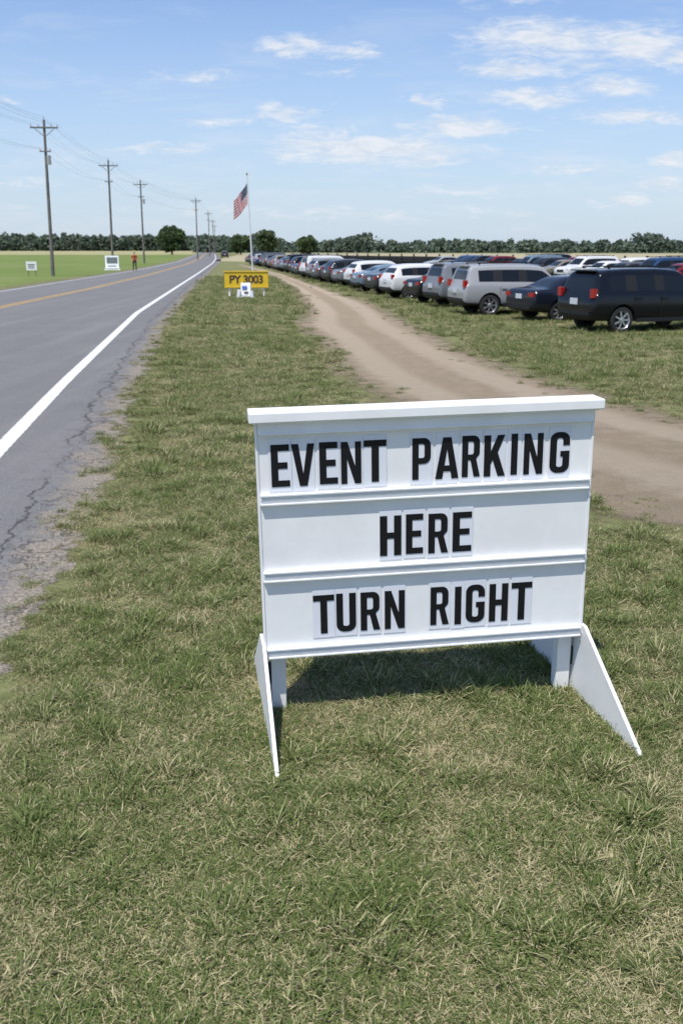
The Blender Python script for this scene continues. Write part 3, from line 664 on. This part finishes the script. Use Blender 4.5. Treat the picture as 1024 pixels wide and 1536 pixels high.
ws=empty('field_sign',(-26.2,80,0),(0,0,rad(6)))
mb=MB(); mb.box((0,0,.85),(.86,.04,.72)); o=obj('board',mb.mesh('board',[m_pvc]),ws); bevel(o,.005)
mb=MB(); [mb.box((sx,.05,.55),(.05,.05,1.1)) for sx in(-.3,.3)]; obj('posts',mb.mesh('posts',[m_wood]),ws)
mb=MB(); mb.box((0,-.024,.95),(.6,.006,.08)); mb.box((0,-.024,.80),(.5,.006,.06)); mb.box((0,-.024,.68),(.55,.006,.05)); obj('print',mb.mesh('print',[m_dark]),ws)

# white A-frame roadside sign with a grey panel
m_gp=simple('grey_panel',(.13,.16,.15),.5,var=.2)
rs=empty('roadside_sign',(-24.7,102,0),(0,0,rad(12)))
mb=MB(); Mx=Matrix.Translation((0,0,.02))@Matrix.Rotation(rad(-12),4,'X')
mb.box((0,0,.86),(1.42,.05,1.34),0,M=Mx); mb.box((0,.62,.78),(1.42,.05,1.5),0,(rad(24),0,0),M=Mx)
for sx in(-.68,.68): mb.box((sx,0,.10),(.08,.07,.30),0,M=Mx)
mb.box((0,-.30,.07),(1.7,.5,.12),0)
o=obj('panels',mb.mesh('panels',[m_pvc]),rs); bevel(o,.01)
mb=MB(); mb.box((.02,-.034,1.02),(1.12,.015,.66),0,M=Mx); mb.box((0,-.034,.42),(.9,.015,.10),0,M=Mx); obj('print',mb.mesh('print',[m_gp]),rs)

# ------------------------------------------------------------------ person
m_skin=simple('skin',(.42,.24,.17),.5); m_shirt=simple('rust_shirt',(.36,.05,.02),.8); m_tr=simple('dark_trousers',(.035,.022,.018),.8); m_hair=simple('brown_hair',(.04,.022,.012),.7)
def skin_mesh(name,verts,edges,radii,root=0,lv=2):
    me=bpy.data.meshes.new(name); me.from_pydata(verts,edges,[]); o=bpy.data.objects.new(name,me); COL.objects.link(o)
    sk=o.modifiers.new('sk','SKIN'); sk.use_smooth_shade=True
    for i,r in enumerate(radii):
        v=me.skin_vertices[0].data[i]; v.radius=(r,r) if not isinstance(r,tuple) else r; v.use_root=(i==root)
    s_=o.modifiers.new('ss','SUBSURF'); s_.levels=lv; s_.render_levels=lv
    bpy.context.view_layer.update(); dg=bpy.context.evaluated_depsgraph_get(); res=bpy.data.meshes.new_from_object(o.evaluated_get(dg)); bpy.data.objects.remove(o); return res
pv=[(0,0,.98),(0,.01,1.15),(0,.01,1.34),(0,0,1.47),(0,0,1.56),
    (.10,0,.93),(.11,-.01,.52),(.12,.02,.09),(.13,-.16,.04),(-.10,0,.93),(-.13,-.04,.52),(-.15,0,.09),(-.16,-.18,.04),
    (.19,0,1.42),(.25,.02,1.13),(.26,-.08,.88),(-.19,0,1.42),(-.27,.03,1.14),(-.24,-.10,.92)]
pe=[(0,1),(1,2),(2,3),(3,4),(0,5),(5,6),(6,7),(7,8),(0,9),(9,10),(10,11),(11,12),(3,13),(13,14),(14,15),(3,16),(16,17),(17,18)]
pr=[(.15,.11),(.13,.10),(.17,.11),(.11,.08),(.055,.055),(.10,.10),(.065,.065),(.045,.045),(.045,.035),(.10,.10),(.065,.065),(.045,.045),(.045,.035),.065,.048,.035,.065,.048,.035]
pm=skin_mesh('body',pv,pe,pr)
for m in(m_skin,m_shirt,m_tr,m_hair): pm.materials.append(m)
for p in pm.polygons:
    c=p.center; arm=abs(c.x)>.2 and c.z>.8
    p.material_index=(0 if c.z>1.5 else 0 if (arm and c.z<1.15) else 1 if c.z>1.0 or arm else 3 if c.z<.07 else 2)
per=empty('person',(-21.6,99,0),(0,0,rad(15))); per.scale=(1.08,1.08,1.08); obj('body',pm,per)
bm=bmesh.new(); bmesh.ops.create_icosphere(bm,subdivisions=3,radius=1)
for v in bm.verts:
    x,y,z=v.co; jaw=1-.25*max(0,-z); v.co=Vector((x*.078*jaw,y*.098*(1-.12*max(0,-z)),z*.122))
    if y<-.8 and abs(x)<.25 and -.35<z<.15: v.co.y-=.022
    if y<-.7 and abs(z-.08)<.12 and .2<abs(x)<.55: v.co.y+=.01
hm=bpy.data.meshes.new('head'); bm.to_mesh(hm); bm.free()
for m in(m_skin,m_hair): hm.materials.append(m)
for p in hm.polygons: p.use_smooth=True; p.material_index=1 if (p.center.z>.055 or (p.center.y>.01 and p.center.z>-.06)) else 0
obj('head',hm,per,(0,-.01,1.69))
for sx,hx,hy,hz in((1,.262,-.10,.84),(-1,-.235,-.12,.88)):
    hv=[(0,0,.03),(0,-.01,-.05)];he=[(0,1)];hr=[.028,.03]
    for q,(oy,ln) in enumerate(((-.030,.062),(-.010,.070),(.012,.066),(.032,.052))):
        k=len(hv); hv+=[(0,oy-.005,-.06),(0,oy-.006,-.06-ln*.5),(-sx*.012,oy-.008,-.06-ln)]; he+=[(1,k),(k,k+1),(k+1,k+2)]; hr+=[.010,.009,.008]
    k=len(hv); hv+=[(0,-.03,-.005),(-sx*.01,-.052,-.04),(-sx*.012,-.058,-.068)]; he+=[(0,k),(k,k+1),(k+1,k+2)]; hr+=[.012,.010,.009]
    h=skin_mesh('hand',hv,he,hr,0,1); h.materials.append(m_skin); obj('hand',h,per,(hx,hy,hz))

# ------------------------------------------------------------------ trees
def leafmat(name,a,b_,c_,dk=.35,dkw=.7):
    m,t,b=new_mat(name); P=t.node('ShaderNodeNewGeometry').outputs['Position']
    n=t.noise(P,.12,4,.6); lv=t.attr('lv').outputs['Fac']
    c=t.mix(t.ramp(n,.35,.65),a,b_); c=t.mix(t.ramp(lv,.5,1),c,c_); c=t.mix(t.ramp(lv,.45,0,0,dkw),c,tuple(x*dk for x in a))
    t.l.new(c,b.inputs['Base Color']); b.inputs['Roughness'].default_value=.7; b.inputs['Specular IOR Level'].default_value=.2
    tr=t.node('ShaderNodeBsdfTranslucent',{'Color':c}); mx=t.node('ShaderNodeMixShader',{0:.3,1:b.outputs[0],2:tr.outputs[0]})
    out=[n for n in t.n if n.type=='OUTPUT_MATERIAL'][0]; t.l.new(mx.outputs[0],out.inputs[0]); return m
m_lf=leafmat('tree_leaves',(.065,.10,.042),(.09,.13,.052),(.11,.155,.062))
m_lf2=leafmat('haze_tinted_leaves',(.125,.165,.125),(.155,.195,.135),(.185,.22,.145),.6,.55)  # treeline leaves: distance haze painted into a paler, greyer green
m_bark=simple('bark',(.07,.055,.042),.9,var=.3)
def leaf_quads(C,size,r):
    n=len(C); a=r.normal(0,1,(n,3)); a/=np.linalg.norm(a,axis=1)[:,None]; b=np.cross(a,r.normal(0,1,(n,3))); b/=np.linalg.norm(b,axis=1)[:,None]
    s=(size*r.uniform(.6,1.3,n))[:,None]
    V=np.stack([C-a*s-b*s*.5,C+a*s*.2-b*s*.6,C+a*s+b*s*.4,C-a*s*.3+b*s*.7],1).reshape(-1,3)
    F=np.arange(n)[:,None]*4+np.array([[0,1,2,3]]); return V,F
def crown(r,cx,cy,z0,h,rw,nclump,nleaf,size):
    Cs=[];LV=[]
    for k in range(nclump):
        th=r.uniform(0,6.28); ph=r.uniform(-1,1); rad_=r.uniform(.35,.85)
        q=np.array([cx+rw*rad_*math.cos(th)*math.sqrt(1-ph*ph*.8),cy+rw*rad_*math.sin(th)*math.sqrt(1-ph*ph*.8),z0+h*.5+ph*h*.42*r.uniform(.6,1)])
        rc=rw*r.uniform(.22,.42); p=r.normal(0,1,(nleaf,3)); p/=np.linalg.norm(p,axis=1)[:,None]; p*=r.uniform(.55,1.05,(nleaf,1))*rc; p[:,2]*=.75
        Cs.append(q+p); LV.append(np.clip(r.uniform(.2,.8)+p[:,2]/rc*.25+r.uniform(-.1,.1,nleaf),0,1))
    return np.concatenate(Cs),np.concatenate(LV)
def tree(name,x,y,h,rw,seed,nc=34,nl=90,size=.28):
    r=np.random.default_rng(seed); e=empty(name,(x,y,0))
    mb=MB(); mb.tube((0,0,-.2),(.1,0,h*.28),h*.035,h*.025,10); mb.tube((.1,0,h*.28),(.0,.1,h*.6),h*.025,h*.012,8)
    for k in range(9):
        a=k*2.4; z=h*(.22+.04*k); mb.tube((.07,0,z),(math.cos(a)*rw*.65,math.sin(a)*rw*.65,z+h*.22),h*.013,h*.004,6)
    me=mb.mesh('trunk',[m_bark]); smooth(me); obj('trunk',me,e)
    C,LV=crown(r,0,0,h*.10,h*.90,rw,nc,nl,size); V,F=leaf_quads(C,size,r)
    obj('foliage',np_mesh('foliage',V,[F],[m_lf],{'lv':np.repeat(LV,4)}),e)
tree('deciduous_tree',-61.5,345,10.2,5.4,1,80,110,.45)
tree('deciduous_tree',-22.5,290,8.0,3.4,2,40,90,.36)
tree('deciduous_tree',-35,330,7.0,4.2,3,40,90,.4)
tree('deciduous_tree',-12,330,6.8,4.0,5,40,90,.4)
def treeline(name,path,step,hfun,rows,seed,size):
    r=np.random.default_rng(seed); Cs=[];LV=[]
    path=np.array(path,float); seg=np.linalg.norm(np.diff(path,axis=0),axis=1); cum=np.concatenate([[0],np.cumsum(seg)])
    for row_ in range(rows):
        s=0
        while s<cum[-1]:
            x=np.interp(s,cum,path[:,0])+r.normal(0,2); y=np.interp(s,cum,path[:,1])+row_*9+r.normal(0,3)
            h=hfun(x,r)*(1+.05*row_); rw=h*r.uniform(.36,.52)
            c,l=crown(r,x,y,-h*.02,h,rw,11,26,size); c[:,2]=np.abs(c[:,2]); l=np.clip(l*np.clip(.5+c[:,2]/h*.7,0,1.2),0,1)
            k=60; q=np.stack([x+r.normal(0,step*.7,k),y-2+r.normal(0,1.5,k),r.uniform(0.1,h*.72,k)],1)
            Cs+=[c,q]; LV+=[l,r.uniform(.15,.6,k)]; s+=step*r.uniform(.7,1.3)
    C=np.concatenate(Cs); L_=np.concatenate(LV); V,F=leaf_quads(C,size,r)
    obj(name,np_mesh(name,V,[F],[m_lf2],{'lv':np.repeat(L_,4)}))
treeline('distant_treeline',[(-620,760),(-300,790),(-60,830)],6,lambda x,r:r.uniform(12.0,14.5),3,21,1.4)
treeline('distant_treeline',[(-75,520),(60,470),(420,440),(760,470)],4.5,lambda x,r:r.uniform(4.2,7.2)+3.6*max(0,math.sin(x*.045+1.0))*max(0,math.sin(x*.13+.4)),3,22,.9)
